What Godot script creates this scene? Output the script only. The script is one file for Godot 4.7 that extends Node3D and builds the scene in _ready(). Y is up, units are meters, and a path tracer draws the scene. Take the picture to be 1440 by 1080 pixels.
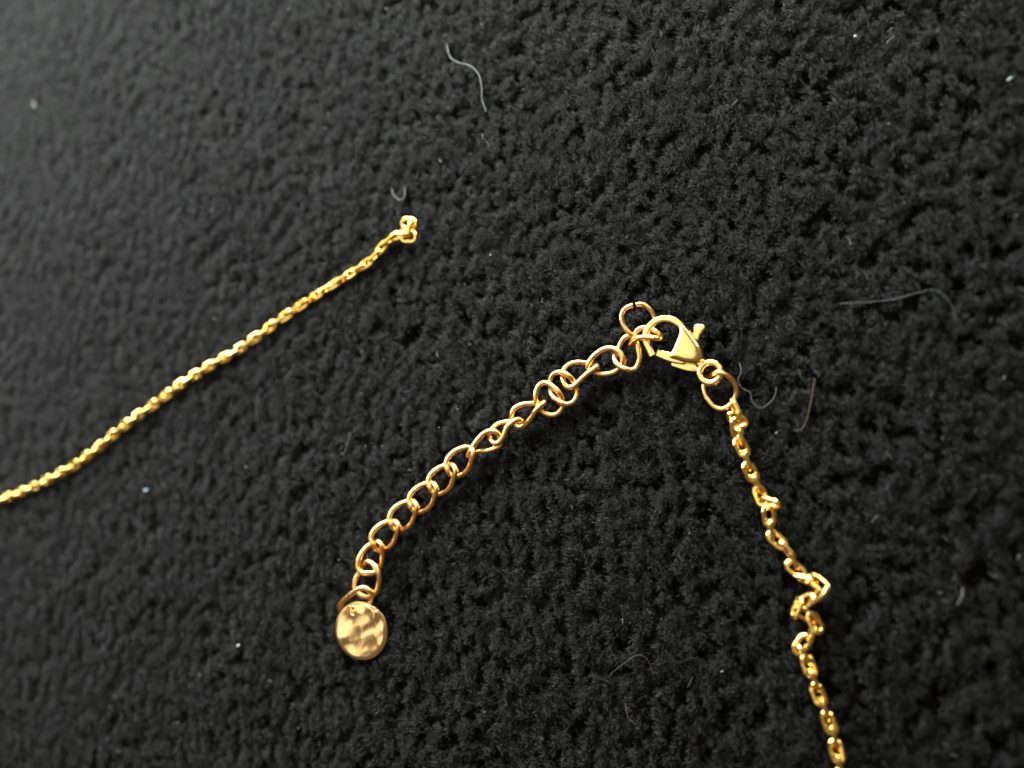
extends Node3D
# A close-up of a gold necklace on a black fleece blanket. Lengths below are in millimetres, on the blanket's plane (y up, top of the nap at y = 0); MM turns them into metres.

const MM := 0.001
const FINE_PITCH := 1.36

var gold: StandardMaterial3D
var gold_cast: StandardMaterial3D
var gold_warm: StandardMaterial3D
var gold_disc: StandardMaterial3D
var mat_pile: StandardMaterial3D
var mat_ground: StandardMaterial3D
var mat_hair: StandardMaterial3D
var pressed := {}
var fine_links := []
var curb_mesh: ArrayMesh


func V(x: float, y: float, z: float) -> Vector3:
	return Vector3(x, y, z)


func _ready() -> void:
	set_camera_and_light()
	set_materials()
	var fine := [fine_link(0.0), fine_link(0.08), fine_link(-0.06)]
	fine_links = fine
	build_necklace()
	build_loose_chain()
	build_blanket()
	build_lint()


# ---------------------------------------------------------------- camera, light, materials

func set_camera_and_light() -> void:
	var cam := Camera3D.new()
	cam.name = "camera"
	add_child(cam)
	cam.look_at_from_position(Vector3(35.9880, 92.7184, 10.4003) * MM, Vector3.ZERO, Vector3(0.03763, 0.09696, -0.99458))
	cam.near = 0.005
	cam.far = 20.0
	var at := CameraAttributesPhysical.new()
	at.frustum_focal_length = 26.667
	at.frustum_focus_distance = 0.096
	at.frustum_near = 0.005
	at.frustum_far = 20.0
	at.exposure_aperture = 26.667 / 2.9
	cam.attributes = at

	var e := Environment.new()
	e.background_mode = Environment.BG_COLOR
	e.background_color = Color(0.41, 0.35, 0.27)
	e.tonemap_mode = Environment.TONE_MAPPER_LINEAR
	e.tonemap_exposure = 1.2
	e.sdfgi_enabled = true
	e.ssao_enabled = true
	e.ssil_enabled = true
	var we := WorldEnvironment.new()
	we.name = "surroundings"
	we.environment = e
	add_child(we)

	# the window to the right, the pale wall and ceiling it lights on the far left
	area("window_light", Vector3(0.34, 0.33, -0.36), Vector2(0.14, 0.14), Color(1.0, 0.97, 0.92), 0.055)
	area("pale_wall_light", Vector3(-0.08, 0.056, -0.139), Vector2(0.34, 0.12), Color(0.965, 1.0, 0.985), 0.30, Vector3(-0.07, 0.0, -0.115))
	area("ceiling_light", Vector3(-0.22, 0.62, -0.12), Vector2(0.70, 0.58), Color(1.0, 0.96, 0.89), 0.155)


func area(called: String, from: Vector3, size: Vector2, color: Color, energy: float, aim := Vector3.ZERO) -> void:
	var l := AreaLight3D.new()
	l.name = called
	add_child(l)
	l.area_size = size
	l.light_color = color
	l.light_energy = energy
	l.area_range = 6.0
	l.area_attenuation = 2.0
	l.shadow_enabled = true
	l.look_at_from_position(from, aim, Vector3.UP)


func set_materials() -> void:
	gold = StandardMaterial3D.new()
	gold.albedo_color = Color(1.0, 0.85, 0.48)
	gold.metallic = 1.0
	gold.roughness = 0.28
	var patina := NoiseTexture2D.new()
	var pn := FastNoiseLite.new()
	pn.seed = 9
	pn.frequency = 0.02
	pn.fractal_octaves = 4
	patina.noise = pn
	patina.width = 256
	patina.height = 256
	patina.seamless = true
	var ramp := Gradient.new()
	ramp.set_color(0, Color(0.6, 0.6, 0.6))
	ramp.set_color(1, Color(1, 1, 1))
	patina.color_ramp = ramp
	gold.roughness_texture = patina
	gold.uv1_triplanar = true
	gold.uv1_scale = Vector3.ONE * 330.0
	gold_warm = gold.duplicate()
	gold_warm.roughness = 0.36
	gold_warm.albedo_color = Color(1.0, 0.80, 0.50)
	gold_cast = gold.duplicate()
	gold_cast.roughness = 0.27
	gold_cast.albedo_color = Color(1.0, 0.86, 0.56)
	gold_disc = gold_cast.duplicate()
	gold_disc.albedo_color = Color(1.0, 0.86, 0.62)
	gold_disc.roughness = 0.30
	mat_pile = StandardMaterial3D.new()
	mat_pile.albedo_color = Color(0.158, 0.136, 0.140)
	mat_pile.vertex_color_use_as_albedo = true
	mat_pile.roughness = 0.75
	mat_pile.metallic_specular = 0.22
	mat_pile.rim_enabled = true
	mat_pile.rim = 0.38
	mat_pile.rim_tint = 0.25
	mat_ground = StandardMaterial3D.new()
	mat_ground.albedo_color = Color(0.06, 0.06, 0.06)
	mat_ground.roughness = 1.0
	mat_ground.metallic_specular = 0.1
	mat_hair = StandardMaterial3D.new()
	mat_hair.albedo_color = Color(0.75, 0.74, 0.72)
	mat_hair.roughness = 0.5


# ---------------------------------------------------------------- helpers

func thing(called: String, label: String, category: String, at: Vector3, group := "") -> Node3D:
	var o := Node3D.new()
	o.name = called
	o.position = at * MM
	add_child(o, true)
	tag(o, label, category, group)
	return o


func tag(o: Node, label: String, category: String, group := "") -> void:
	o.set_meta("label", label)
	if category:
		o.set_meta("category", category)
	if group:
		o.set_meta("group", group)


func piece(called: String, mesh: Mesh, m: Material, parent: Node3D, xf: Transform3D) -> MeshInstance3D:
	# xf is given in the scene's millimetres; the parent chain holds translations only
	var o := MeshInstance3D.new()
	o.name = called
	o.mesh = mesh
	o.material_override = m
	var at := xf.origin * MM
	var up: Node = parent
	while up != self and up != null:
		at -= (up as Node3D).position
		up = up.get_parent()
	o.transform = Transform3D(xf.basis, at)
	parent.add_child(o, true)
	return o


func mid(pts: Array) -> Vector3:
	var c := Vector3.ZERO
	for p in pts:
		c += p
	return c / pts.size()


func spline(pts: Array, closed: bool, k: int) -> PackedVector3Array:
	var out := PackedVector3Array()
	var n := pts.size()
	var last := n if closed else n - 1
	for i in last:
		var a: Vector3 = pts[(i - 1 + n) % n] if closed or i > 0 else pts[0]
		var b: Vector3 = pts[i]
		var c: Vector3 = pts[(i + 1) % n]
		var d: Vector3 = pts[(i + 2) % n] if closed or i + 2 < n else pts[n - 1]
		for j in k:
			out.append(b.cubic_interpolate(c, a, d, float(j) / k))
	if not closed:
		out.append(pts[n - 1])
	return out


func smooth_path(p: PackedVector3Array, closed: bool, times: int) -> PackedVector3Array:
	for t in times:
		var q := PackedVector3Array()
		var n := p.size()
		for i in n:
			if not closed and (i == 0 or i == n - 1):
				q.append(p[i])
				continue
			q.append(p[(i - 1 + n) % n] * 0.25 + p[i] * 0.5 + p[(i + 1) % n] * 0.25)
		p = q
	return p


func shell(rows: Array, wrap_rows: bool, wrap_cols: bool, flat: bool) -> ArrayMesh:
	# a grid of points in millimetres as a mesh; rows[i][j]
	var nr := rows.size()
	var nc: int = rows[0].size()
	var verts := PackedVector3Array()
	var norms := PackedVector3Array()
	var idx := PackedInt32Array()
	var ir := nr if wrap_rows else nr - 1
	var ic := nc if wrap_cols else nc - 1
	if flat:
		for i in ir:
			for j in ic:
				var a: Vector3 = rows[i][j]
				var b: Vector3 = rows[i][(j + 1) % nc]
				var c: Vector3 = rows[(i + 1) % nr][(j + 1) % nc]
				var d: Vector3 = rows[(i + 1) % nr][j]
				var nn := (c - a).cross(d - b)
				if nn.length_squared() < 1e-16:
					continue
				nn = nn.normalized()
				var at := verts.size()
				for q in [a, b, c, d]:
					verts.append(q * MM)
					norms.append(nn)
				idx.append_array(PackedInt32Array([at, at + 2, at + 1, at, at + 3, at + 2]))
	else:
		for i in nr:
			for j in nc:
				verts.append(rows[i][j] * MM)
				norms.append(Vector3.ZERO)
		for i in ir:
			for j in ic:
				var a := i * nc + j
				var b := i * nc + (j + 1) % nc
				var c := ((i + 1) % nr) * nc + (j + 1) % nc
				var d := ((i + 1) % nr) * nc + j
				var nn: Vector3 = (rows[(i + 1) % nr][(j + 1) % nc] - rows[i][j]).cross(rows[(i + 1) % nr][j] - rows[i][(j + 1) % nc])
				for q in [a, b, c, d]:
					norms[q] += nn
				idx.append_array(PackedInt32Array([a, c, b, a, d, c]))
		for i in norms.size():
			norms[i] = norms[i].normalized() if norms[i].length_squared() > 1e-18 else Vector3.UP
	var arr := []
	arr.resize(Mesh.ARRAY_MAX)
	arr[Mesh.ARRAY_VERTEX] = verts
	arr[Mesh.ARRAY_NORMAL] = norms
	arr[Mesh.ARRAY_INDEX] = idx
	var m := ArrayMesh.new()
	m.add_surface_from_arrays(Mesh.PRIMITIVE_TRIANGLES, arr)
	return m


func round_wire(path: PackedVector3Array, closed: bool, r: float, sides := 10) -> ArrayMesh:
	# a wire of round section along a path, the section carried along without twisting
	var n := path.size()
	var tang := PackedVector3Array()
	for i in n:
		var a := path[(i - 1 + n) % n] if closed else path[maxi(i - 1, 0)]
		var b := path[(i + 1) % n] if closed else path[mini(i + 1, n - 1)]
		tang.append((b - a).normalized())
	var u := tang[0].cross(Vector3.UP)
	if u.length() < 0.1:
		u = tang[0].cross(Vector3.RIGHT)
	u = u.normalized()
	var frames := PackedVector3Array()
	for i in n:
		u = (u - tang[i] * u.dot(tang[i])).normalized()
		frames.append(u)
	var twist := 0.0
	if closed:
		var back := (u - tang[0] * u.dot(tang[0])).normalized()
		twist = back.signed_angle_to(frames[0], tang[0])
	var rows := []
	for i in n:
		var a := frames[i].rotated(tang[i], twist * i / n)
		var b := tang[i].cross(a)
		var row := PackedVector3Array()
		for s in sides:
			var t := TAU * s / sides
			row.append(path[i] + (a * cos(t) + b * sin(t)) * r)
		rows.append(row)
	if not closed:
		rows = capped(rows, path[0], path[n - 1])
	return shell(rows, closed, true, false)


func capped(rows: Array, a: Vector3, b: Vector3) -> Array:
	# closes both ends with slightly rounded caps
	var out := []
	for f in [0.0, 0.8, 0.97]:
		var row := PackedVector3Array()
		for p in rows[0]:
			row.append(a.lerp(p, f))
		out.append(row)
	out.append_array(rows)
	var n: int = rows.size()
	for f in [0.97, 0.8, 0.0]:
		var row := PackedVector3Array()
		for p in rows[n - 1]:
			row.append(b.lerp(p, f))
		out.append(row)
	return out


func band(path: PackedVector3Array, wide: PackedFloat32Array, high: PackedFloat32Array, closed: bool, power: float, sides := 20, up := Vector3.UP, dome := 0.0) -> ArrayMesh:
	# a bar whose section is a rounded rectangle, lying level; dome > 0 flattens its underside and swells its top
	var n := path.size()
	var rows := []
	for i in n:
		var a := path[(i - 1 + n) % n] if closed else path[maxi(i - 1, 0)]
		var b := path[(i + 1) % n] if closed else path[mini(i + 1, n - 1)]
		var side := (b - a).cross(up).normalized()
		var top := side.cross(b - a).normalized()
		var row := PackedVector3Array()
		for s in sides:
			var t := TAU * (s + 0.5) / sides
			var c := cos(t)
			var d := sin(t)
			var x := signf(c) * pow(absf(c), 2.0 / power)
			var y := signf(d) * pow(absf(d), 2.0 / power)
			if dome > 0.0:
				y = lerpf(y, y * (1.0 - x * x * 0.5) if y > 0.0 else y * 0.6, dome)
			row.append(path[i] + side * x * wide[i] + top * y * high[i])
		rows.append(row)
	if not closed:
		rows = capped(rows, path[0], path[n - 1])
	return shell(rows, closed, true, false)


func cushion(rim_: PackedVector3Array, heart: Vector3, base: Vector3, drop: float, steps: Array) -> ArrayMesh:
	# a plate of the given outline, closed below, swelling to the heights in steps [share of the outline, height]
	var rows := []
	var low := PackedVector3Array()
	for q in rim_:
		low.append(heart + Vector3(0, steps[0][1], drop) - base)
	rows.append(low)
	for s_ in steps:
		var row := PackedVector3Array()
		for q in rim_:
			row.append(heart.lerp(q, s_[0]) + Vector3(0, s_[1], drop) - base)
		rows.append(row)
	var top := PackedVector3Array()
	for q in rim_:
		top.append(heart + Vector3(0, steps[-1][1] + 0.01, drop) - base)
	rows.append(top)
	return shell(rows, false, true, false)


func even(n: int, v: float) -> PackedFloat32Array:
	var a := PackedFloat32Array()
	a.resize(n)
	a.fill(v)
	return a


func press(p: Vector3, r: float) -> void:
	# remembers where metal lies, so that the nap is flattened there
	var k := int(ceil(r / 0.25))
	var cx := int(floor(p.x / 0.25))
	var cz := int(floor(p.z / 0.25))
	for i in range(-k, k + 1):
		for j in range(-k, k + 1):
			var d := Vector2(i, j).length() * 0.25 / r
			if d < 1.0:
				var key := Vector2i(cx + i, cz + j)
				pressed[key] = maxf(pressed.get(key, 0.0), 1.0 - d * d)


func wire_part(called: String, pts: Array, r: float, parent: Node3D, closed := true, m: Material = null) -> MeshInstance3D:
	var c := mid(pts)
	var loc := []
	for p in pts:
		loc.append(p - c)
		press(p, 0.9)
	var path := spline(loc, closed, 6)
	path = smooth_path(path, closed, 14 if called == "jump_ring" else 3)
	return piece(called, round_wire(path, closed, r, 12), m if m else gold_warm, parent, Transform3D(Basis(), c))


func fine_link(skew: float) -> ArrayMesh:
	# one link of the fine cable chain: a cut, many-faced oval lying in its own xz plane, long along x
	var pts := PackedVector3Array()
	var steps := 20
	var hl := 0.42
	var r := 0.56
	for i in steps:
		var t := TAU * (i + 0.5) / steps
		var p := Vector3(cos(t) * r, 0, sin(t) * r)
		p.x += hl * signf(cos(t))
		p.y = skew * sin(2.0 * t)
		pts.append(p)
	var rows := []
	var prof := [Vector2(0.26, 0.15), Vector2(0.13, 0.27), Vector2(-0.12, 0.27), Vector2(-0.24, 0.15), Vector2(-0.24, -0.15), Vector2(-0.12, -0.27), Vector2(0.13, -0.27), Vector2(0.26, -0.15)]
	for i in steps:
		var t := (pts[(i + 1) % steps] - pts[(i - 1 + steps) % steps]).normalized()
		var side := Vector3.UP.cross(t).normalized()
		if side.dot(pts[i]) < 0.0:
			side = -side
		var row := PackedVector3Array()
		for q in prof:
			row.append(pts[i] + side * q.x + Vector3.UP * q.y)
		rows.append(row)
	return shell(rows, true, true, true)


func oriented(center: Vector3, along: Vector3, roll: float, slim := 1.0) -> Transform3D:
	var x := along.normalized()
	var z := x.cross(Vector3.UP).normalized()
	var y := z.cross(x)
	return Transform3D(Basis(x, y.rotated(x, deg_to_rad(roll)) * slim, z.rotated(x, deg_to_rad(roll)) * slim), center)


# ---------------------------------------------------------------- the necklace with its clasp

func build_necklace() -> void:
	var n := thing("gold_necklace", "gold necklace end with lobster clasp, open-link extender and small hammered disc", "necklace", V(0.00, 0.00, 8.31))
	build_disc(n)
	build_extender(n)
	build_clasp(n)
	build_fine_run(n)


func holder(called: String, parent: Node3D, at: Vector3) -> Node3D:
	var o := Node3D.new()
	o.name = called
	parent.add_child(o, true)
	o.position = at * MM - parent.position
	return o


func build_extender(n: Node3D) -> void:
	var ex := holder("extender_chain", n, V(-2.68, 0.00, 9.12))
	var r := 0.32
	# the link that carries the disc
	wire_part("link", [V(-17.82, 1.35, 24.46), V(-18.40, 1.50, 24.11), V(-19.12, 1.50, 24.23), V(-20.04, 1.35, 24.71), V(-21.10, 1.10, 25.43), V(-22.09, 0.75, 26.17), V(-22.70, 0.30, 26.78), V(-22.69, -0.15, 27.26), V(-21.96, -0.30, 27.55), V(-20.96, -0.15, 27.39), V(-19.89, -0.20, 26.91), V(-18.88, 0.00, 26.31), V(-18.25, 0.25, 25.74), V(-17.80, 0.70, 25.15), V(-17.67, 1.10, 24.71)], r, ex)
	wire_part("link", [V(-19.21, 0.50, 21.44), V(-18.38, 0.80, 21.03), V(-17.28, 1.25, 21.44), V(-16.59, 1.30, 22.39), V(-16.78, 1.00, 23.69), V(-17.25, 0.85, 24.71), V(-18.33, 0.75, 25.27), V(-19.51, 0.70, 25.12), V(-20.34, 0.60, 24.54), V(-20.39, 0.55, 23.62), V(-20.05, 0.35, 22.66), V(-19.66, 0.35, 21.92)], r, ex)
	wire_part("link", [V(-17.89, 0.30, 18.85), V(-18.60, 0.50, 19.21), V(-19.26, 0.75, 20.00), V(-19.67, 1.00, 20.92), V(-19.68, 1.10, 21.76), V(-19.17, 1.10, 22.39), V(-18.46, 0.90, 22.43), V(-17.73, 0.60, 22.37), V(-17.03, 0.40, 21.87), V(-16.69, 0.50, 21.00), V(-16.34, 0.95, 19.89), V(-16.38, 1.20, 19.02), V(-16.97, 0.90, 18.62)], r, ex)
	# the row of five curb links that lie alike
	for pts in curb_rows():
		wire_part("link", pts, r, ex)
	# the looser links up to the clasp
	wire_part("link", [V(-5.20, 0.75, 8.42), V(-4.58, 1.05, 7.46), V(-3.76, 1.05, 6.37), V(-2.86, 1.20, 5.69), V(-1.91, 1.35, 5.48), V(-1.30, 1.20, 5.79), V(-1.05, 0.90, 6.33), V(-1.12, 0.55, 6.93), V(-1.45, 0.45, 7.30), V(-2.18, 0.50, 7.61), V(-3.12, 0.40, 7.81), V(-4.09, 0.25, 7.91), V(-4.81, 0.35, 8.15)], r, ex)
	wire_part("link", [V(1.46, 0.75, 4.30), V(1.16, 1.30, 4.27), V(0.45, 1.35, 4.67), V(-0.15, 1.30, 5.20), V(-0.56, 1.20, 6.14), V(-1.07, 1.05, 6.74), V(-1.69, 0.95, 6.98), V(-2.33, 0.70, 6.58), V(-2.59, 0.50, 6.02), V(-2.28, 0.45, 5.25), V(-1.55, 0.60, 4.73), V(-0.71, 0.65, 4.51), V(0.19, 0.50, 4.41), V(1.11, 0.40, 4.40)], r, ex)
	wire_part("link", [V(0.26, 0.75, 3.81), V(0.48, 0.85, 3.20), V(0.97, 0.80, 2.73), V(1.81, 0.70, 2.47), V(2.81, 0.45, 2.42), V(3.68, 0.45, 2.33), V(4.35, 0.95, 2.31), V(4.16, 1.35, 2.68), V(3.56, 1.35, 3.18), V(3.04, 1.10, 3.76), V(2.43, 0.80, 4.41), V(1.73, 0.50, 4.92), V(1.00, 0.30, 5.10), V(0.41, 0.30, 4.82), V(0.19, 0.50, 4.35)], r, ex)
	wire_part("link", [V(3.34, 0.90, 2.40), V(3.32, 1.05, 1.52), V(3.52, 1.00, 0.71), V(4.03, 1.00, 0.18), V(4.72, 1.15, 0.15), V(5.49, 1.35, 0.61), V(6.19, 1.35, 1.31), V(6.46, 1.00, 1.90), V(6.39, 0.45, 2.52), V(6.20, 0.30, 3.11), V(5.70, 0.30, 3.64), V(4.91, 0.30, 3.80), V(4.05, 0.30, 3.46), V(3.55, 0.50, 3.06)], r, ex)
	wire_part("link", [V(4.91, 0.45, 0.64), V(4.96, 0.70, -0.01), V(5.28, 0.90, -0.67), V(5.91, 1.10, -0.99), V(6.70, 1.35, -0.92), V(7.40, 1.35, -0.53), V(7.85, 1.00, 0.06), V(8.03, 0.50, 0.82), V(8.09, 0.45, 1.63), V(7.72, 0.65, 2.37), V(7.06, 1.00, 2.69), V(6.35, 1.20, 2.44), V(5.62, 1.10, 1.94), V(5.08, 0.75, 1.28)], r, ex)
	wire_part("link", [V(6.39, 0.60, -0.78), V(6.68, 0.60, -1.46), V(7.29, 0.75, -1.88), V(8.06, 0.75, -2.08), V(8.86, 0.60, -2.03), V(9.71, 0.45, -1.81), V(10.58, 0.95, -1.60), V(10.51, 1.35, -1.26), V(9.89, 1.35, -0.89), V(9.16, 1.20, -0.40), V(8.55, 1.25, 0.18), V(7.90, 1.20, 0.68), V(7.21, 1.00, 0.73), V(6.66, 0.80, 0.13)], r, ex)
	wire_part("link", [V(9.52, 1.00, -1.41), V(9.78, 1.15, -2.06), V(10.38, 1.05, -2.77), V(11.19, 1.00, -3.31), V(12.05, 1.15, -3.47), V(12.97, 1.35, -3.17), V(13.53, 1.35, -2.51), V(13.67, 1.25, -1.86), V(13.43, 0.85, -1.39), V(12.84, 0.40, -1.07), V(12.20, 0.30, -0.77), V(11.24, 0.30, -0.64), V(10.28, 0.30, -0.82), V(9.75, 0.60, -1.10)], r, ex)
	wire_part("link", [V(14.55, 0.60, -4.52), V(14.04, 0.70, -4.73), V(13.48, 0.65, -4.34), V(12.98, 0.45, -3.52), V(12.53, 0.55, -2.80), V(12.66, 0.85, -2.02), V(13.22, 1.10, -1.34), V(13.90, 1.15, -1.03), V(14.50, 0.90, -0.91), V(14.97, 0.60, -1.21), V(15.29, 0.50, -2.00), V(15.30, 0.50, -2.79), V(15.18, 0.50, -3.59), V(14.93, 0.50, -4.21)], r, ex)
	# the last link, caught in the clasp
	wire_part("link", [V(14.28, 0.40, -3.75), V(14.86, 1.10, -4.17), V(15.68, 1.80, -4.33), V(16.67, 2.10, -4.25), V(17.39, 2.10, -4.11), V(17.84, 1.80, -4.15), V(17.86, 1.20, -4.52), V(17.34, 0.60, -4.99), V(16.50, 0.30, -5.50), V(15.92, 0.40, -5.66), V(15.30, 0.60, -5.44), V(14.89, 0.60, -4.99), V(14.41, 0.30, -4.28)], r, ex)
	# the open ring beside it, its two ends not quite meeting
	var ring := wire_part("jump_ring", [V(15.18, 1.15, -8.10), V(15.74, 1.05, -8.20), V(16.33, 0.90, -7.90), V(16.87, 0.70, -7.25), V(17.04, 0.50, -6.52), V(16.88, 0.30, -5.73), V(16.32, 0.15, -5.03), V(15.62, 0.25, -4.55), V(14.85, 0.75, -4.60), V(14.24, 1.00, -5.13), V(13.71, 1.10, -5.80), V(13.48, 1.15, -6.60), V(13.61, 1.20, -7.39), V(14.09, 1.20, -7.89), V(14.81, 1.20, -8.09)], 0.29, n, false)
	tag(ring, "open jump ring with a gap at its top", "")


func curb_rows() -> Array:
	return [
		[V(-18.01, 0.95, 18.31), V(-17.79, 0.80, 17.46), V(-17.10, 0.60, 16.75), V(-16.18, 0.35, 16.29), V(-15.36, 0.50, 16.12), V(-14.56, 0.95, 16.19), V(-14.07, 1.25, 16.71), V(-14.36, 1.10, 17.50), V(-14.86, 0.75, 18.45), V(-15.40, 0.50, 19.05), V(-16.24, 0.30, 19.51), V(-17.05, 0.30, 19.75), V(-17.39, 0.75, 19.53), V(-17.71, 1.05, 18.95)],
		[V(-15.52, 0.95, 15.87), V(-15.30, 0.80, 15.02), V(-14.61, 0.60, 14.31), V(-13.70, 0.35, 13.86), V(-12.89, 0.50, 13.70), V(-12.12, 0.95, 13.78), V(-11.64, 1.25, 14.32), V(-11.93, 1.10, 15.10), V(-12.41, 0.75, 16.03), V(-12.94, 0.50, 16.62), V(-13.76, 0.30, 17.07), V(-14.56, 0.30, 17.30), V(-14.90, 0.75, 17.09), V(-15.23, 1.05, 16.51)],
		[V(-12.88, 0.95, 13.67), V(-12.65, 0.80, 12.82), V(-11.97, 0.60, 12.12), V(-11.06, 0.35, 11.67), V(-10.28, 0.50, 11.52), V(-9.52, 0.95, 11.62), V(-9.06, 1.25, 12.16), V(-9.34, 1.10, 12.93), V(-9.82, 0.75, 13.85), V(-10.33, 0.50, 14.42), V(-11.14, 0.30, 14.86), V(-11.93, 0.30, 15.09), V(-12.27, 0.75, 14.88), V(-12.59, 1.05, 14.31)],
		[V(-10.33, 0.95, 11.50), V(-10.11, 0.80, 10.65), V(-9.43, 0.60, 9.95), V(-8.53, 0.35, 9.51), V(-7.76, 0.50, 9.37), V(-7.03, 0.95, 9.48), V(-6.58, 1.25, 10.03), V(-6.86, 1.10, 10.79), V(-7.32, 0.75, 11.70), V(-7.82, 0.50, 12.26), V(-8.61, 0.30, 12.69), V(-9.39, 0.30, 12.91), V(-9.73, 0.75, 12.71), V(-10.06, 1.05, 12.14)],
		[V(-8.01, 0.95, 9.40), V(-7.78, 0.80, 8.56), V(-7.11, 0.60, 7.86), V(-6.22, 0.35, 7.42), V(-5.46, 0.50, 7.29), V(-4.75, 0.95, 7.42), V(-4.31, 1.25, 7.97), V(-4.58, 1.10, 8.72), V(-5.03, 0.75, 9.61), V(-5.53, 0.50, 10.17), V(-6.30, 0.30, 10.59), V(-7.07, 0.30, 10.80), V(-7.42, 0.75, 10.60), V(-7.74, 1.05, 10.04)],
	]


func build_disc(n: Node3D) -> void:
	# a flat round tag with a hammered face and a small hole near its edge; the grid runs out from the hole
	var c := V(-19.50, 0.35, 29.41)
	var hole := Vector3(-1.02, 0, -2.36)
	var rad := 3.5
	# each blow of the hammer left a shallow bowl; they meet in creases: [x, z, depth, tilt x, tilt z]
	var dents := [[-2.6, 0.0, 0.02, 0.05, -0.15], [-1.2, 0.3, 0.03, 0.06, 0.03], [-0.4, 1.6, 0.03, -0.05, 0.02], [0.4, 0.0, 0.05, 0.06, -0.03], [1.4, 1.2, 0.0, -0.02, 0.03], [1.0, -1.5, 0.05, -0.02, 0.02], [-0.5, -2.5, 0.02, 0.0, -0.12], [2.7, -0.7, 0.04, 0.22, -0.16], [-1.7, 2.2, 0.02, -0.06, 0.0], [0.6, 2.7, 0.05, 0.06, 0.02], [-0.3, -0.9, 0.06, -0.08, -0.06], [2.2, 0.6, 0.06, 0.08, -0.02], [1.9, 2.3, 0.03, 0.04, 0.08]]
	var crumple := FastNoiseLite.new()
	crumple.seed = 18
	crumple.noise_type = FastNoiseLite.TYPE_SIMPLEX_SMOOTH
	crumple.frequency = 0.5
	crumple.fractal_octaves = 2
	var spin := 150
	var rows := []
	var ring := func(f: float, y: float, grow: float, relief: float) -> PackedVector3Array:
		var row := PackedVector3Array()
		for s in spin:
			var a := TAU * s / spin
			var d := Vector3(cos(a), 0, sin(a))
			var b := hole.dot(d)
			var far := -b + sqrt(b * b - hole.length_squared() + rad * rad)
			var p := hole + d * lerpf(0.42, far, f)
			var from_rim := rad - Vector2(p.x, p.z).length()
			p += Vector3(p.x, 0, p.z).normalized() * grow * smoothstep(0.5, 1.0, f)
			var fade := smoothstep(0.0, 0.5, from_rim)
			var h := 9.0
			for d_ in dents:
				var q := Vector2(p.x - d_[0], p.z - d_[1])
				q = Vector2(q.x * 0.85 + q.y * 0.5, (-q.x * 0.5 + q.y * 0.85) * 0.75)
				var v: float = q.length_squared() * 0.085 + d_[2] - q.x * 0.0 - (p.x - d_[0]) * d_[3] - (p.z - d_[1]) * d_[4]
				h = minf(h, v) if absf(h - v) > 0.03 else minf(h, v) - pow(0.03 - absf(h - v), 2.0) / 0.12
			h += crumple.get_noise_2d(p.x * 0.85 + p.z * 0.5, (-p.x * 0.5 + p.z * 0.85) * 0.5) * 0.10 - 0.06
			p.y = y + h * relief * lerpf(0.55, 1.0, fade) - 0.17 * relief * (1.0 - smoothstep(0.0, 0.45, from_rim))
			row.append(p)
		return row
	rows.append(ring.call(0.0, -0.3, 0.0, 0.0))
	rows.append(ring.call(0.0, 0.22, 0.0, 1.0))
	rows.append(ring.call(0.012, 0.28, 0.0, 1.0))
	for i in range(1, 45):
		rows.append(ring.call(0.02 + 0.96 * i / 44.0, 0.3, 0.0, 1.0))
	rows.append(ring.call(1.0, 0.22, 0.0, 1.0))
	rows.append(ring.call(1.0, 0.08, 0.04, 0.5))
	rows.append(ring.call(1.0, -0.2, 0.04, 0.0))
	rows.append(ring.call(0.985, -0.3, 0.0, 0.0))
	rows.append(ring.call(0.05, -0.3, 0.0, 0.0))
	var tilt := Basis(Vector3(0, 0, 1), deg_to_rad(-3.0)) * Basis(Vector3(1, 0, 0), deg_to_rad(3.0))
	var o := piece("disc_tag", shell(rows, true, true, false), gold_disc, n, Transform3D(tilt, c))
	tag(o, "small round hammered disc with a hole near its edge", "")
	for i in 60:
		var a := i * 2.4
		press(c + Vector3(cos(a), 0, sin(a)) * rad * sqrt(i / 60.0), 1.1)


func level(p: Vector3, y: float) -> Vector3:
	return Vector3(p.x, y, p.z)


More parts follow.
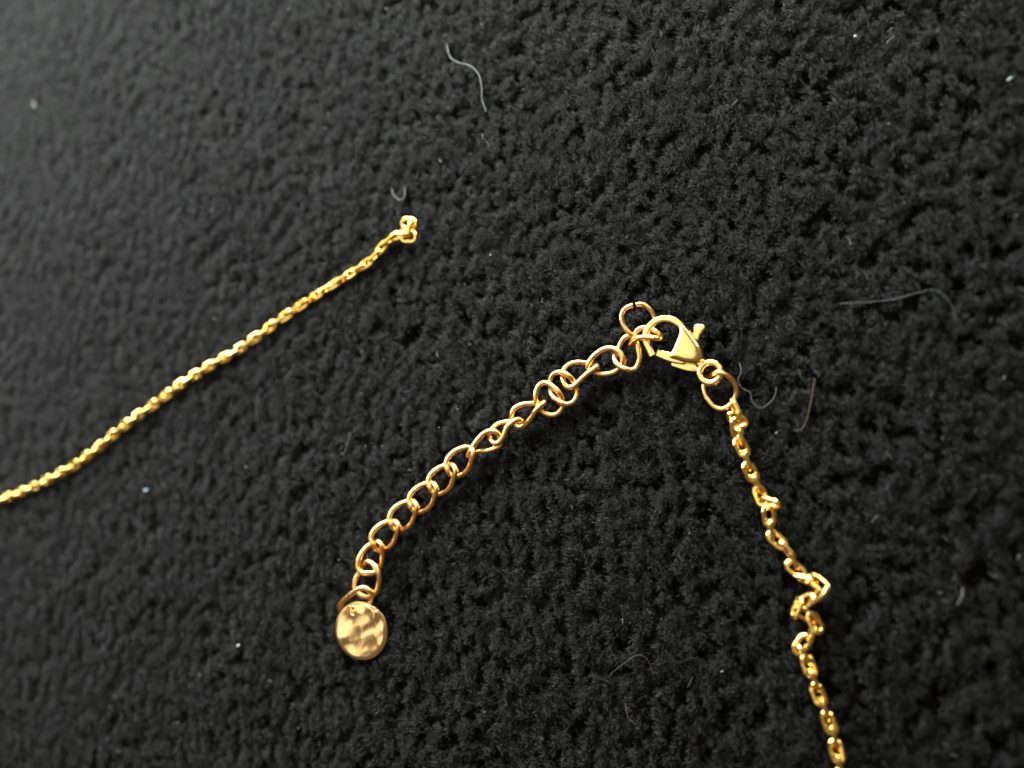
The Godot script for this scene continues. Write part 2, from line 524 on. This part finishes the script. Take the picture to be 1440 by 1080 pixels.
func build_clasp(n: Node3D) -> void:
	var base := V(20.13, 0.00, -2.98)
	var k := holder("lobster_clasp", n, base)
	# the hook
	var hp := [V(16.95, 1.35, -2.30), V(16.61, 1.35, -3.14), V(16.32, 1.35, -3.81), V(16.24, 1.35, -4.53), V(16.53, 1.40, -5.30), V(17.01, 1.45, -5.79), V(17.67, 1.50, -6.17), V(18.39, 1.50, -6.28), V(19.10, 1.50, -6.14), V(19.73, 1.50, -5.78), V(20.25, 1.50, -5.25), V(20.54, 1.50, -4.53)]
	var loc := []
	for q in hp:
		loc.append(q - base)
		press(q, 1.2)
	var path := spline(loc, false, 6)
	piece("hook", band(path, even(path.size(), 0.36), even(path.size(), 0.36), false, 3.4), gold_cast, k, Transform3D(Basis(), base))
	# the domed front, the slot behind it and the back plate
	var bp := [V(20.24, 1.20, -5.68), V(20.51, 1.20, -5.51), V(20.93, 1.20, -5.06), V(21.67, 1.20, -3.99), V(22.21, 1.20, -3.12), V(22.41, 1.20, -2.39), V(22.47, 1.20, -1.66), V(22.19, 1.20, -1.32), V(21.67, 1.20, -1.24), V(20.69, 1.20, -1.33), V(19.89, 1.20, -1.58), V(19.32, 1.20, -1.79), V(18.84, 1.20, -1.99), V(18.90, 1.20, -2.34), V(19.18, 1.20, -2.89), V(19.70, 1.20, -3.97), V(19.96, 1.20, -4.77), V(20.05, 1.20, -5.38)]
	for q in bp:
		press(q, 1.6)
	var rim_ := smooth_path(spline(bp, true, 6), true, 3)
	var heart := V(20.79, 1.20, -2.55)
	press(heart, 2.0)
	piece("body", cushion(rim_, heart, base, 0.0, [[1.0, -0.12], [1.01, 0.26], [0.995, 0.46], [0.965, 0.62], [0.92, 0.75], [0.85, 0.85], [0.75, 0.92], [0.6, 0.98], [0.4, 1.01], [0.2, 1.02]]), gold_cast, k, Transform3D(Basis(), base))
	piece("back_plate", cushion(rim_, heart, base, 0.75, [[0.97, -1.15], [1.0, -1.05], [1.0, -0.62], [0.97, -0.52], [0.5, -0.5]]), gold_cast, k, Transform3D(Basis(), base))
	# the sprung gate and its thumb lever, one piece turning on a pin between the plates
	var gp := [V(17.43, 1.10, -2.62), V(18.00, 1.10, -2.40), V(18.62, 1.10, -2.16), V(19.38, 1.10, -1.94), V(20.30, 1.10, -1.82)]
	var gl := []
	for q in gp:
		gl.append(q - base)
	var gpath := spline(gl, false, 4)
	var gw := PackedFloat32Array()
	for i in gpath.size():
		gw.append(lerpf(0.40, 0.62, float(i) / gpath.size()))
	piece("gate", band(gpath, gw, even(gpath.size(), 0.28), false, 4.0), gold_cast, k, Transform3D(Basis(), base))
	var tab := [V(21.11, 1.20, -3.54), V(21.32, 1.20, -4.14), V(21.46, 1.20, -4.72), V(21.51, 1.20, -5.25), V(21.69, 1.20, -5.47), V(22.06, 1.20, -5.47), V(22.47, 1.20, -5.37), V(22.67, 1.20, -5.20), V(22.65, 1.20, -4.95), V(22.38, 1.20, -4.51), V(22.07, 1.20, -3.99), V(21.79, 1.20, -3.42)]
	var tab_rim := smooth_path(spline(tab, true, 4), true, 1)
	var tab_mid := V(21.93, 1.20, -4.57)
	piece("lever", cushion(tab_rim, tab_mid, base, 0.0, [[0.94, -0.32], [1.0, -0.24], [1.0, 0.2], [0.96, 0.3], [0.85, 0.35], [0.4, 0.37]]), gold_cast, k, Transform3D(Basis(), base))
	var pin := PackedVector3Array([V(0, -0.95, 0), V(0, 0.05, 0)])
	piece("pin", round_wire(pin, false, 0.3, 12), gold_cast, k, Transform3D(Basis(), level(heart, 1.2) + V(0.6, 0, 1.0)))
	# the eye at the tail
	var ec := V(23.08, 1.15, -0.20)
	var eye := PackedVector3Array()
	for i in 40:
		var a := TAU * i / 40.0
		eye.append(V(cos(a) * 1.10, sin(a + 0.6) * 0.10, sin(a) * 1.10))
	piece("eye", band(eye, even(40, 0.38), even(40, 0.62), true, 2.5, 16), gold_cast, k, Transform3D(Basis(), ec))
	var neck := PackedVector3Array()
	for i in 7:
		neck.append((level(heart, 1.15) + V(0.9, 0, 0.8)).lerp(ec + V(-0.75, 0, -0.85), i / 6.0) - base)
	piece("neck", band(neck, even(7, 0.62), even(7, 0.46), false, 2.4, 16), gold_cast, k, Transform3D(Basis(), base))
	press(ec, 2.0)
	var j := wire_part("jump_ring", [V(23.27, 1.15, 0.01), V(23.66, 1.80, -0.12), V(24.17, 2.05, -0.11), V(24.70, 1.95, 0.11), V(25.30, 1.60, 0.55), V(25.69, 1.20, 1.31), V(25.69, 0.95, 2.08), V(25.32, 0.75, 2.84), V(24.76, 0.65, 3.45), V(24.01, 0.55, 3.69), V(23.32, 0.50, 3.40), V(22.71, 0.45, 2.75), V(22.28, 0.30, 1.91), V(22.18, 0.20, 1.01), V(22.34, 0.15, 0.32), V(22.76, 0.40, 0.02)], 0.27, n)
	tag(j, "round jump ring between the clasp and the fine chain", "")


func build_fine_run(n: Node3D) -> void:
	# the links of the fine chain below the clasp: [middle, a point farther along its length, roll in degrees]
	var ch := holder("cable_chain", n, V(30.26, 0.00, 22.24))
	var runs := [
		[V(25.48, 0.75, 3.67), V(25.79, 0.75, 4.35), 60.0],
		[V(25.68, 0.80, 4.80), V(26.32, 0.80, 5.15), 25.0],
		[V(25.61, 0.70, 5.69), V(25.65, 0.60, 6.43), -10.0],
		[V(25.79, 0.60, 6.58), V(26.02, 0.60, 7.29), 65.0],
		[V(26.04, 0.55, 7.70), V(26.33, 0.55, 8.37), -12.0],
		[V(26.47, 0.50, 9.04), V(26.70, 0.50, 9.74), 75.0],
		[V(26.86, 0.50, 10.29), V(27.17, 0.50, 10.95), -15.0],
		[V(27.44, 0.50, 11.54), V(27.77, 0.50, 12.18), 70.0],
		[V(27.79, 0.50, 12.74), V(28.03, 0.60, 13.39), 5.0],
		[V(28.71, 0.75, 13.41), V(29.39, 1.00, 13.58), 50.0],
		[V(28.55, 0.60, 14.80), V(28.60, 0.50, 15.52), -8.0],
		[V(28.64, 0.45, 16.17), V(28.76, 0.45, 16.89), 75.0],
		[V(29.27, 0.45, 17.20), V(29.78, 0.45, 17.66), -5.0],
		[V(30.14, 0.45, 18.14), V(30.57, 0.45, 18.66), 65.0],
		[V(30.70, 0.45, 19.05), V(30.99, 0.45, 19.67), 80.0],
		[V(31.01, 0.50, 20.09), V(31.51, 0.50, 20.53), 0.0],
		[V(31.87, 0.65, 21.06), V(32.47, 0.80, 21.23), 60.0],
		[V(33.11, 1.00, 21.28), V(33.60, 1.00, 21.71), -30.0],
		[V(32.93, 0.70, 22.58), V(32.40, 0.50, 23.01), 65.0],
		[V(31.83, 0.55, 23.18), V(31.22, 0.45, 23.57), 25.0],
		[V(30.96, 0.60, 23.88), V(30.73, 0.60, 24.45), 60.0],
		[V(31.78, 0.60, 24.46), V(32.36, 0.60, 24.78), 25.0],
		[V(32.64, 0.75, 25.22), V(32.91, 0.75, 25.82), -30.0],
		[V(32.22, 0.50, 26.46), V(32.03, 0.50, 27.14), 75.0],
		[V(31.31, 0.50, 27.46), V(30.92, 0.50, 28.07), 0.0],
		[V(31.51, 0.50, 28.38), V(31.86, 0.50, 28.93), 75.0],
		[V(31.91, 0.50, 29.52), V(32.12, 0.50, 30.15), 5.0],
		[V(32.33, 0.50, 30.79), V(32.58, 0.50, 31.40), 75.0],
		[V(32.72, 0.50, 32.16), V(32.95, 0.50, 32.77), 12.0],
		[V(33.22, 0.50, 33.47), V(33.46, 0.50, 34.07), 78.0],
		[V(33.63, 0.50, 34.78), V(33.84, 0.50, 35.40), 12.0],
		[V(33.98, 0.50, 36.06), V(34.13, 0.50, 36.69), 78.0],
		[V(34.20, 0.50, 37.41), V(34.31, 0.50, 38.05), 8.0],
		[V(34.38, 0.50, 38.75), V(34.48, 0.50, 39.39), 80.0],
		[V(34.59, 0.50, 40.12), V(34.69, 0.50, 40.76), 5.0],
		[V(34.86, 0.50, 41.48), V(34.99, 0.50, 42.11), 80.0],
		[V(35.19, 0.50, 42.81), V(35.36, 0.50, 43.41), 5.0],
		[V(35.65, 0.50, 44.06), V(35.88, 0.50, 44.63), 80.0],
		[V(36.17, 0.50, 45.29), V(36.44, 0.50, 45.83), 5.0],
		[V(36.76, 0.50, 46.43), V(37.05, 0.50, 46.95), 80.0],
		[V(37.40, 0.50, 47.49), V(37.72, 0.50, 47.98), 5.0],
	]
	for i in runs.size():
		var c: Vector3 = runs[i][0]
		var d: Vector3 = runs[i][1]
		piece("link", fine_links[i % 3], gold, ch, oriented(c, d - c, runs[i][2], 0.87))
		press(c, 1.0)


# ---------------------------------------------------------------- the other end of the fine chain

func build_loose_chain() -> void:
	var t := thing("loose_chain", "long thin gold cable chain from the left edge, ending in a small bunched knot", "chain", V(-40.09, 0.00, -5.37))
	var way := [V(-14.05, 0.60, -19.48), V(-14.80, 0.50, -19.32), V(-15.87, 0.40, -19.09), V(-17.23, 0.30, -18.24), V(-19.24, 0.32, -16.38), V(-23.13, 0.24, -14.49), V(-25.56, 0.24, -13.33), V(-28.05, 0.24, -12.12), V(-30.62, 0.24, -10.84), V(-33.04, 0.24, -9.53), V(-35.26, 0.24, -8.24), V(-37.85, 0.24, -6.86), V(-40.29, 0.24, -5.59), V(-42.81, 0.24, -4.60), V(-45.52, 0.24, -3.36), V(-48.15, 0.24, -2.14), V(-50.56, 0.24, -0.75), V(-52.90, 0.24, 0.59), V(-55.47, 0.24, 1.98), V(-57.97, 0.24, 3.42), V(-60.75, 0.24, 5.13), V(-63.43, 0.24, 6.87), V(-66.28, 0.24, 8.62), V(-68.94, 0.24, 9.84), V(-71.78, 0.24, 11.02), V(-74.04, 0.24, 11.91), V(-78.03, 0.24, 13.23), V(-82.21, 0.24, 14.32), V(-88.14, 0.24, 15.62), V(-94.29, 0.24, 16.58), V(-102.40, 0.24, 16.72), V(-110.94, 0.34, 14.92)]
	var path := spline(way, false, 24)
	var along := 1.2
	var gone := 0.0
	var k := 0
	var nz := FastNoiseLite.new()
	nz.seed = 5
	nz.frequency = 0.09
	for i in range(1, path.size()):
		var step := path[i].distance_to(path[i - 1])
		gone += step
		if gone >= along:
			along += FINE_PITCH
			var a := path[maxi(i - 3, 0)]
			var b := path[mini(i + 3, path.size() - 1)]
			var c := path[i]
			c.y += nz.get_noise_1d(k * 9.0) * 0.12
			# the chain lies twisted: edge to edge near its end, flat and upright by turns farther on
			var roll := lerpf(0.0, -20.0, smoothstep(8.0, 18.0, k)) + nz.get_noise_1d(k * 3.0 + 50.0) * 15.0 - (0.0 if k % 2 == 0 else 90.0)
			piece("link", fine_links[k % 3], gold, t, oriented(c, b - a, roll, 0.78))
			press(c, 1.0)
			k += 1
	# the bunch at the end
	var knot := [
		[V(-13.25, 1.10, -20.40), V(-12.50, 1.10, -20.27), 15.0],
		[V(-13.06, 1.05, -19.53), V(-13.25, 0.95, -18.68), 85.0],
		[V(-13.38, 0.90, -18.79), V(-12.59, 0.90, -18.71), 12.0],
		[V(-14.41, 0.75, -19.12), V(-13.64, 0.80, -18.98), 80.0],
	]
	for q in knot:
		var c: Vector3 = q[0]
		var d: Vector3 = q[1]
		piece("link", fine_links[0], gold, t, oriented(c, d - c, q[2]))
		press(c, 1.5)


# ---------------------------------------------------------------- the blanket

func nap_height(x: float, z: float, lumps: FastNoiseLite, small: FastNoiseLite, wide_: FastNoiseLite) -> float:
	# lumps drawn out along one direction, as brushed fleece has them
	var u := x * 0.95 - z * 0.30
	var w := (x * 0.30 + z * 0.95) * 0.60
	var n := lumps.get_noise_2d(u, w) * 0.62 + small.get_noise_2d(u, w) * 0.38
	# matted, nearly level tops with dimples pressed into them, deeper in some places than in others
	# the nap is rubbed flatter towards the left
	var dent := maxf(0.0, 0.08 - n) * lerpf(0.42, 1.0, smoothstep(-60.0, 2.0, x + z * 0.4))
	var h := 0.22 + minf(n, 0.25) * 0.30 - dent * (0.92 + 1.7 * wide_.get_noise_2d(x * 1.7, z * 1.7)) + wide_.get_noise_2d(x, z) * 0.25
	return h


func build_blanket() -> void:
	var lumps := FastNoiseLite.new()
	lumps.seed = 3
	lumps.noise_type = FastNoiseLite.TYPE_SIMPLEX_SMOOTH
	lumps.frequency = 0.54
	lumps.fractal_type = FastNoiseLite.FRACTAL_NONE
	var small := FastNoiseLite.new()
	small.seed = 4
	small.noise_type = FastNoiseLite.TYPE_SIMPLEX_SMOOTH
	small.frequency = 1.25
	small.fractal_type = FastNoiseLite.FRACTAL_NONE
	var wide_ := FastNoiseLite.new()
	wide_.seed = 6
	wide_.frequency = 0.06
	var xs := axis(-112.0, 74.0, 0.3)
	var zs := axis(-86.0, 74.0, 0.3)
	var verts := PackedVector3Array()
	var norms := PackedVector3Array()
	var idx := PackedInt32Array()
	var nx := xs.size()
	for z in zs:
		for x in xs:
			var h := -1.0 + 0.85 * nap_height(x, z, lumps, small, wide_)
			verts.append(Vector3(x, h, z) * MM)
			norms.append(Vector3.UP)
	for j in zs.size():
		for i in nx:
			var a := verts[j * nx + maxi(i - 1, 0)]
			var b := verts[j * nx + mini(i + 1, nx - 1)]
			var c := verts[maxi(j - 1, 0) * nx + i]
			var d := verts[mini(j + 1, zs.size() - 1) * nx + i]
			norms[j * nx + i] = (d - c).cross(b - a).normalized()
	for j in zs.size() - 1:
		for i in nx - 1:
			var a := j * nx + i
			idx.append_array(PackedInt32Array([a, a + 1, a + nx, a + 1, a + nx + 1, a + nx]))
	var arr := []
	arr.resize(Mesh.ARRAY_MAX)
	arr[Mesh.ARRAY_VERTEX] = verts
	arr[Mesh.ARRAY_NORMAL] = norms
	arr[Mesh.ARRAY_INDEX] = idx
	var m := ArrayMesh.new()
	m.add_surface_from_arrays(Mesh.PRIMITIVE_TRIANGLES, arr)
	var o := MeshInstance3D.new()
	o.name = "blanket"
	o.mesh = m
	o.material_override = mat_ground
	add_child(o)
	o.set_meta("kind", "structure")
	tag(o, "black brushed fleece blanket under the gold chains", "blanket")

	# the nap: tufts of curling fibres standing on it
	var rng := RandomNumberGenerator.new()
	rng.seed = 11
	var kinds := []
	for i in 4:
		kinds.append(tuft(rng))
	var lists := [[], [], [], []]
	var tints := [[], [], [], []]
	var step := 0.26
	var lean := FastNoiseLite.new()
	lean.seed = 21
	lean.frequency = 0.16
	var z := -82.0
	while z < 68.0:
		var x := -106.0
		while x < 70.0:
			var px := x + rng.randf_range(-0.5, 0.5) * step
			var pz := z + rng.randf_range(-0.5, 0.5) * step
			x += step
			# outside the photograph's view only a margin
			if px < -104.0 + absf(pz) * 0.05:
				continue
			var h := nap_height(px, pz, lumps, small, wide_)
			var press_ := float(pressed.get(Vector2i(int(floor(px / 0.25)), int(floor(pz / 0.25))), 0.0))
			# tufts lean away from the hollows
			var e := 0.25
			var gx := nap_height(px + e, pz, lumps, small, wide_) - h
			var gz := nap_height(px, pz + e, lumps, small, wide_) - h
			var tip := Vector3(gx * 1.3 + lean.get_noise_2d(px, pz) * 0.5 - 0.12, 1.0, gz * 1.3 + lean.get_noise_2d(px + 90.0, pz) * 0.5 - 0.26).normalized()
			var yaw := Basis(Vector3.UP, rng.randf() * TAU)
			var q := Quaternion(Vector3.UP, tip)
			var s := rng.randf_range(0.75, 1.2)
			var flat := Basis.from_scale(Vector3(1.0, 1.0 - 0.45 * press_, 1.0))
			var b := flat * Basis(q) * yaw * Basis.from_scale(Vector3(s, s * (0.9 + 0.35 * h), s))
			var k := rng.randi() % 4
			lists[k].append(Transform3D(b.scaled(Vector3.ONE * MM), Vector3(px, -1.0 + 0.85 * h - 0.28 * press_, pz) * MM))
			var g := rng.randf_range(0.75, 1.25)
			tints[k].append(Color(g, g, g))
		z += step
	for k in 4:
		var mm := MultiMesh.new()
		mm.transform_format = MultiMesh.TRANSFORM_3D
		mm.use_colors = true
		mm.mesh = kinds[k]
		mm.instance_count = lists[k].size()
		for i in lists[k].size():
			mm.set_instance_transform(i, lists[k][i])
			mm.set_instance_color(i, tints[k][i])
		var mi := MultiMeshInstance3D.new()
		mi.name = "nap"
		mi.multimesh = mm
		mi.material_override = mat_pile
		mi.set_meta("kind", "stuff")
		o.add_child(mi, true)


func axis(a: float, b: float, s: float) -> PackedFloat32Array:
	# even steps between a and b, then ever longer ones out to the rest of the blanket
	var out := PackedFloat32Array()
	var far := [-420.0, -300.0, -220.0, -170.0, -140.0, -124.0]
	for f in far:
		if f < a - 4.0:
			out.append(f)
	var v := a
	while v <= b:
		out.append(v)
		v += s
	far.reverse()
	for f in far:
		if -f > b + 4.0:
			out.append(-f)
	return out


func tuft(rng: RandomNumberGenerator) -> ArrayMesh:
	# some thirty thin ribbons that rise from one spot, spread and curl
	var verts := PackedVector3Array()
	var norms := PackedVector3Array()
	var idx := PackedInt32Array()
	for s in 26:
		var a := rng.randf() * TAU
		var p := Vector3(cos(a), 0, sin(a)) * rng.randf_range(0.0, 0.22)
		var dir := (Vector3(cos(a), 0, sin(a)) * rng.randf_range(0.0, 0.42) + Vector3(rng.randf_range(-0.28, 0.28), 1.0, rng.randf_range(-0.28, 0.28))).normalized()
		var bend := Vector3(rng.randf_range(-1, 1), rng.randf_range(-0.9, 0.1), rng.randf_range(-1, 1)) * 0.38
		var len := rng.randf_range(0.5, 1.0)
		var w := rng.randf_range(0.016, 0.026)
		var side := dir.cross(Vector3(rng.randf_range(-1, 1), rng.randf_range(-1, 1), rng.randf_range(-1, 1))).normalized()
		var at := verts.size()
		var segs := 4
		for i in segs + 1:
			var taper := 1.0 if i < segs else 0.35
			verts.append(p - side * w * taper)
			verts.append(p + side * w * taper)
			var nn := side.cross(dir).normalized()
			norms.append((nn - side * 0.7).normalized())
			norms.append((nn + side * 0.7).normalized())
			p += dir * len / segs
			dir = (dir + bend).normalized()
			side = (side - dir * side.dot(dir)).normalized()
		for i in segs:
			var q := at + i * 2
			idx.append_array(PackedInt32Array([q, q + 1, q + 2, q + 1, q + 3, q + 2]))
	var arr := []
	arr.resize(Mesh.ARRAY_MAX)
	arr[Mesh.ARRAY_VERTEX] = verts
	arr[Mesh.ARRAY_NORMAL] = norms
	arr[Mesh.ARRAY_INDEX] = idx
	var m := ArrayMesh.new()
	m.add_surface_from_arrays(Mesh.PRIMITIVE_TRIANGLES, arr)
	return m


# ---------------------------------------------------------------- stray hairs and specks

func hair(pts: Array, r: float, label: String, color: Color) -> void:
	var c := mid(pts)
	var loc := []
	for p in pts:
		loc.append(p - c)
	var o := MeshInstance3D.new()
	o.name = "stray_hair"
	o.mesh = round_wire(spline(loc, false, 8), false, r * 0.6, 6)
	var m := mat_hair.duplicate()
	m.albedo_color = color * 0.85
	o.material_override = m
	o.position = c * MM
	add_child(o, true)
	tag(o, label, "hair", "stray hairs on the blanket")


func build_lint() -> void:
	hair([V(-8.66, 0.40, -43.24), V(-8.11, 0.50, -41.41), V(-6.93, 0.50, -40.45), V(-5.47, 0.50, -39.81), V(-4.32, 0.50, -38.60), V(-3.83, 0.50, -36.96), V(-3.77, 0.40, -35.18), V(-3.29, 0.20, -33.64)], 0.075, "long wavy white hair above the loose chain's knot, near the top edge", Color(0.5, 0.51, 0.5))
	hair([V(-16.18, 0.40, -25.48), V(-15.80, 0.50, -24.48), V(-14.87, 0.50, -23.81), V(-14.27, 0.50, -24.20), V(-14.40, 0.30, -25.29)], 0.06, "tiny U-shaped pale hair just above the knot of the loose chain", Color(0.55, 0.55, 0.55))
	hair([V(36.08, 0.20, -6.90), V(38.43, 0.40, -6.84), V(41.41, 0.40, -6.99), V(43.35, 0.50, -7.40), V(44.96, 0.40, -7.58), V(46.16, 0.40, -6.35), V(46.71, 0.20, -4.51)], 0.034, "very long faint pale hair on bare fleece to the right of the clasp", Color(0.45, 0.47, 0.48))
	hair([V(25.99, 0.20, -1.27), V(26.13, 0.40, -0.33), V(25.82, 0.40, 0.64), V(26.16, 0.40, 1.41), V(27.02, 0.40, 1.96), V(27.15, 0.50, 2.73), V(27.70, 0.50, 3.49), V(28.41, 0.40, 3.50), V(29.36, 0.40, 2.64), V(29.67, 0.20, 1.51)], 0.045, "curly grey hair right beside the jump ring below the clasp", Color(0.50, 0.48, 0.47))
	hair([V(33.48, 0.40, 0.72), V(33.15, 0.50, 2.40), V(32.74, 0.50, 4.21), V(32.21, 0.40, 5.65), V(31.49, 0.20, 6.07)], 0.042, "short brownish curved hair to the right of the curly grey one", Color(0.52, 0.42, 0.36))
	hair([V(11.31, 0.20, 32.19), V(12.90, 0.50, 30.88), V(14.64, 0.60, 29.69), V(15.76, 0.50, 30.29), V(16.28, 0.20, 31.92)], 0.04, "thin arched hair on the fleece between the disc and the fine chain", Color(0.36, 0.32, 0.31))
	hair([V(13.18, 0.30, 34.97), V(13.44, 0.50, 36.21), V(14.16, 0.30, 37.00)], 0.055, "short bent hair below the thin arched one, near the bottom edge", Color(0.42, 0.38, 0.37))
	hair([V(46.00, 0.30, 21.17), V(45.81, 0.50, 22.08), V(45.44, 0.30, 22.79)], 0.06, "short pale hair on the fleece far right of the crumpled fine chain", Color(0.55, 0.55, 0.53))
	hair([V(-22.44, 0.30, 8.59), V(-22.04, 0.50, 7.08), V(-21.68, 0.30, 5.75)], 0.055, "short faint hair on the fleece between the loose chain and the extender", Color(0.45, 0.45, 0.45))
	speck(V(-37.67, 0.35, 32.48), V(0.35, 0.15, 0.20), 40.0, "bright white fleck left of the hammered disc", Color(0.9, 0.9, 0.9))
	speck(V(-54.10, 0.35, 12.79), V(0.60, 0.22, 0.30), 20.0, "bluish white fluff speck below the loose chain at left", Color(0.62, 0.68, 0.75))
	speck(V(-79.95, 0.35, -46.89), V(0.12, 0.10, 0.75), 10.0, "thin white fleck near the left edge, in the upper corner", Color(0.7, 0.73, 0.72))
	speck(V(38.73, 0.30, -35.15), V(0.20, 0.15, 0.20), 0.0, "round white speck near the top edge, right of the middle", Color(0.8, 0.82, 0.82))
	speck(V(52.52, 0.30, -28.08), V(0.38, 0.15, 0.17), 35.0, "pale fleck in the upper right corner of the blanket", Color(0.7, 0.75, 0.74))

	build_dust()


func build_dust() -> void:
	# the countless tiny flecks and broken fibres caught in the nap
	var rng := RandomNumberGenerator.new()
	rng.seed = 77
	var verts := PackedVector3Array()
	var norms := PackedVector3Array()
	var idx := PackedInt32Array()
	var cols := PackedColorArray()
	for n in 520:
		var c := Vector3(rng.randf_range(-95, 62), rng.randf_range(-0.45, 0.12), rng.randf_range(-70, 58))
		var a := rng.randf() * TAU
		var dir := Vector3(cos(a), rng.randf_range(-0.3, 0.5), sin(a)).normalized()
		var bend := Vector3(rng.randf_range(-1, 1), rng.randf_range(-0.3, 0.2), rng.randf_range(-1, 1)) * 0.5
		var fleck := rng.randf() < 0.4
		var w := rng.randf_range(0.05, 0.11) if fleck else rng.randf_range(0.018, 0.03)
		var len := rng.randf_range(0.12, 0.32) if fleck else rng.randf_range(0.4, 1.2)
		var g := rng.randf_range(0.06, 0.24)
		var segs := 2 if fleck else 6
		for i in segs + 1:
			var side := dir.cross(Vector3.UP).normalized()
			var top := side.cross(dir).normalized()
			var k := w * (0.6 if i == 0 or i == segs else 1.0)
			for q in [side, top, -side, -top]:
				verts.append((c + q * k) * MM)
				norms.append(q)
				cols.append(Color(g, g, g * 1.02))
			c += dir * len / segs
			dir = (dir + bend * (0.3 if fleck else 0.55)).normalized()
		var at := verts.size() - (segs + 1) * 4
		for i in segs:
			for j in 4:
				var p0 := at + i * 4 + j
				var p1 := at + i * 4 + (j + 1) % 4
				idx.append_array(PackedInt32Array([p0, p1, p0 + 4, p1, p1 + 4, p0 + 4]))
		for e in [at, at + segs * 4]:
			idx.append_array(PackedInt32Array([e, e + 1, e + 2, e, e + 2, e + 3]))
	var arr := []
	arr.resize(Mesh.ARRAY_MAX)
	arr[Mesh.ARRAY_VERTEX] = verts
	arr[Mesh.ARRAY_NORMAL] = norms
	arr[Mesh.ARRAY_COLOR] = cols
	arr[Mesh.ARRAY_INDEX] = idx
	var m := ArrayMesh.new()
	m.add_surface_from_arrays(Mesh.PRIMITIVE_TRIANGLES, arr)
	var o := MeshInstance3D.new()
	o.name = "lint_dust"
	o.mesh = m
	var mat := StandardMaterial3D.new()
	mat.vertex_color_use_as_albedo = true
	mat.roughness = 0.45
	o.material_override = mat
	add_child(o)
	o.set_meta("kind", "stuff")
	tag(o, "tiny pale flecks and broken fibres scattered over the black fleece", "lint")


func speck(at: Vector3, size: Vector3, yaw: float, label: String, color: Color) -> void:
	var rows := []
	var nz := FastNoiseLite.new()
	nz.seed = 31
	nz.frequency = 0.9
	for i in 9:
		var f := PI * i / 8.0
		var row := PackedVector3Array()
		for j in 12:
			var a := TAU * j / 12.0
			var d := Vector3(sin(f) * cos(a), cos(f), sin(f) * sin(a))
			row.append(d * size * 0.75 * (1.0 + 0.5 * nz.get_noise_3dv(d * 1.7)))
		rows.append(row)
	var o := MeshInstance3D.new()
	o.name = "lint_speck"
	o.mesh = shell(rows, false, true, false)
	var m := mat_hair.duplicate()
	m.albedo_color = color * 0.75
	m.roughness = 0.8
	o.material_override = m
	o.transform = Transform3D(Basis(Vector3.UP, deg_to_rad(yaw)), at * MM)
	add_child(o, true)
	tag(o, label, "lint", "specks of lint on the blanket")
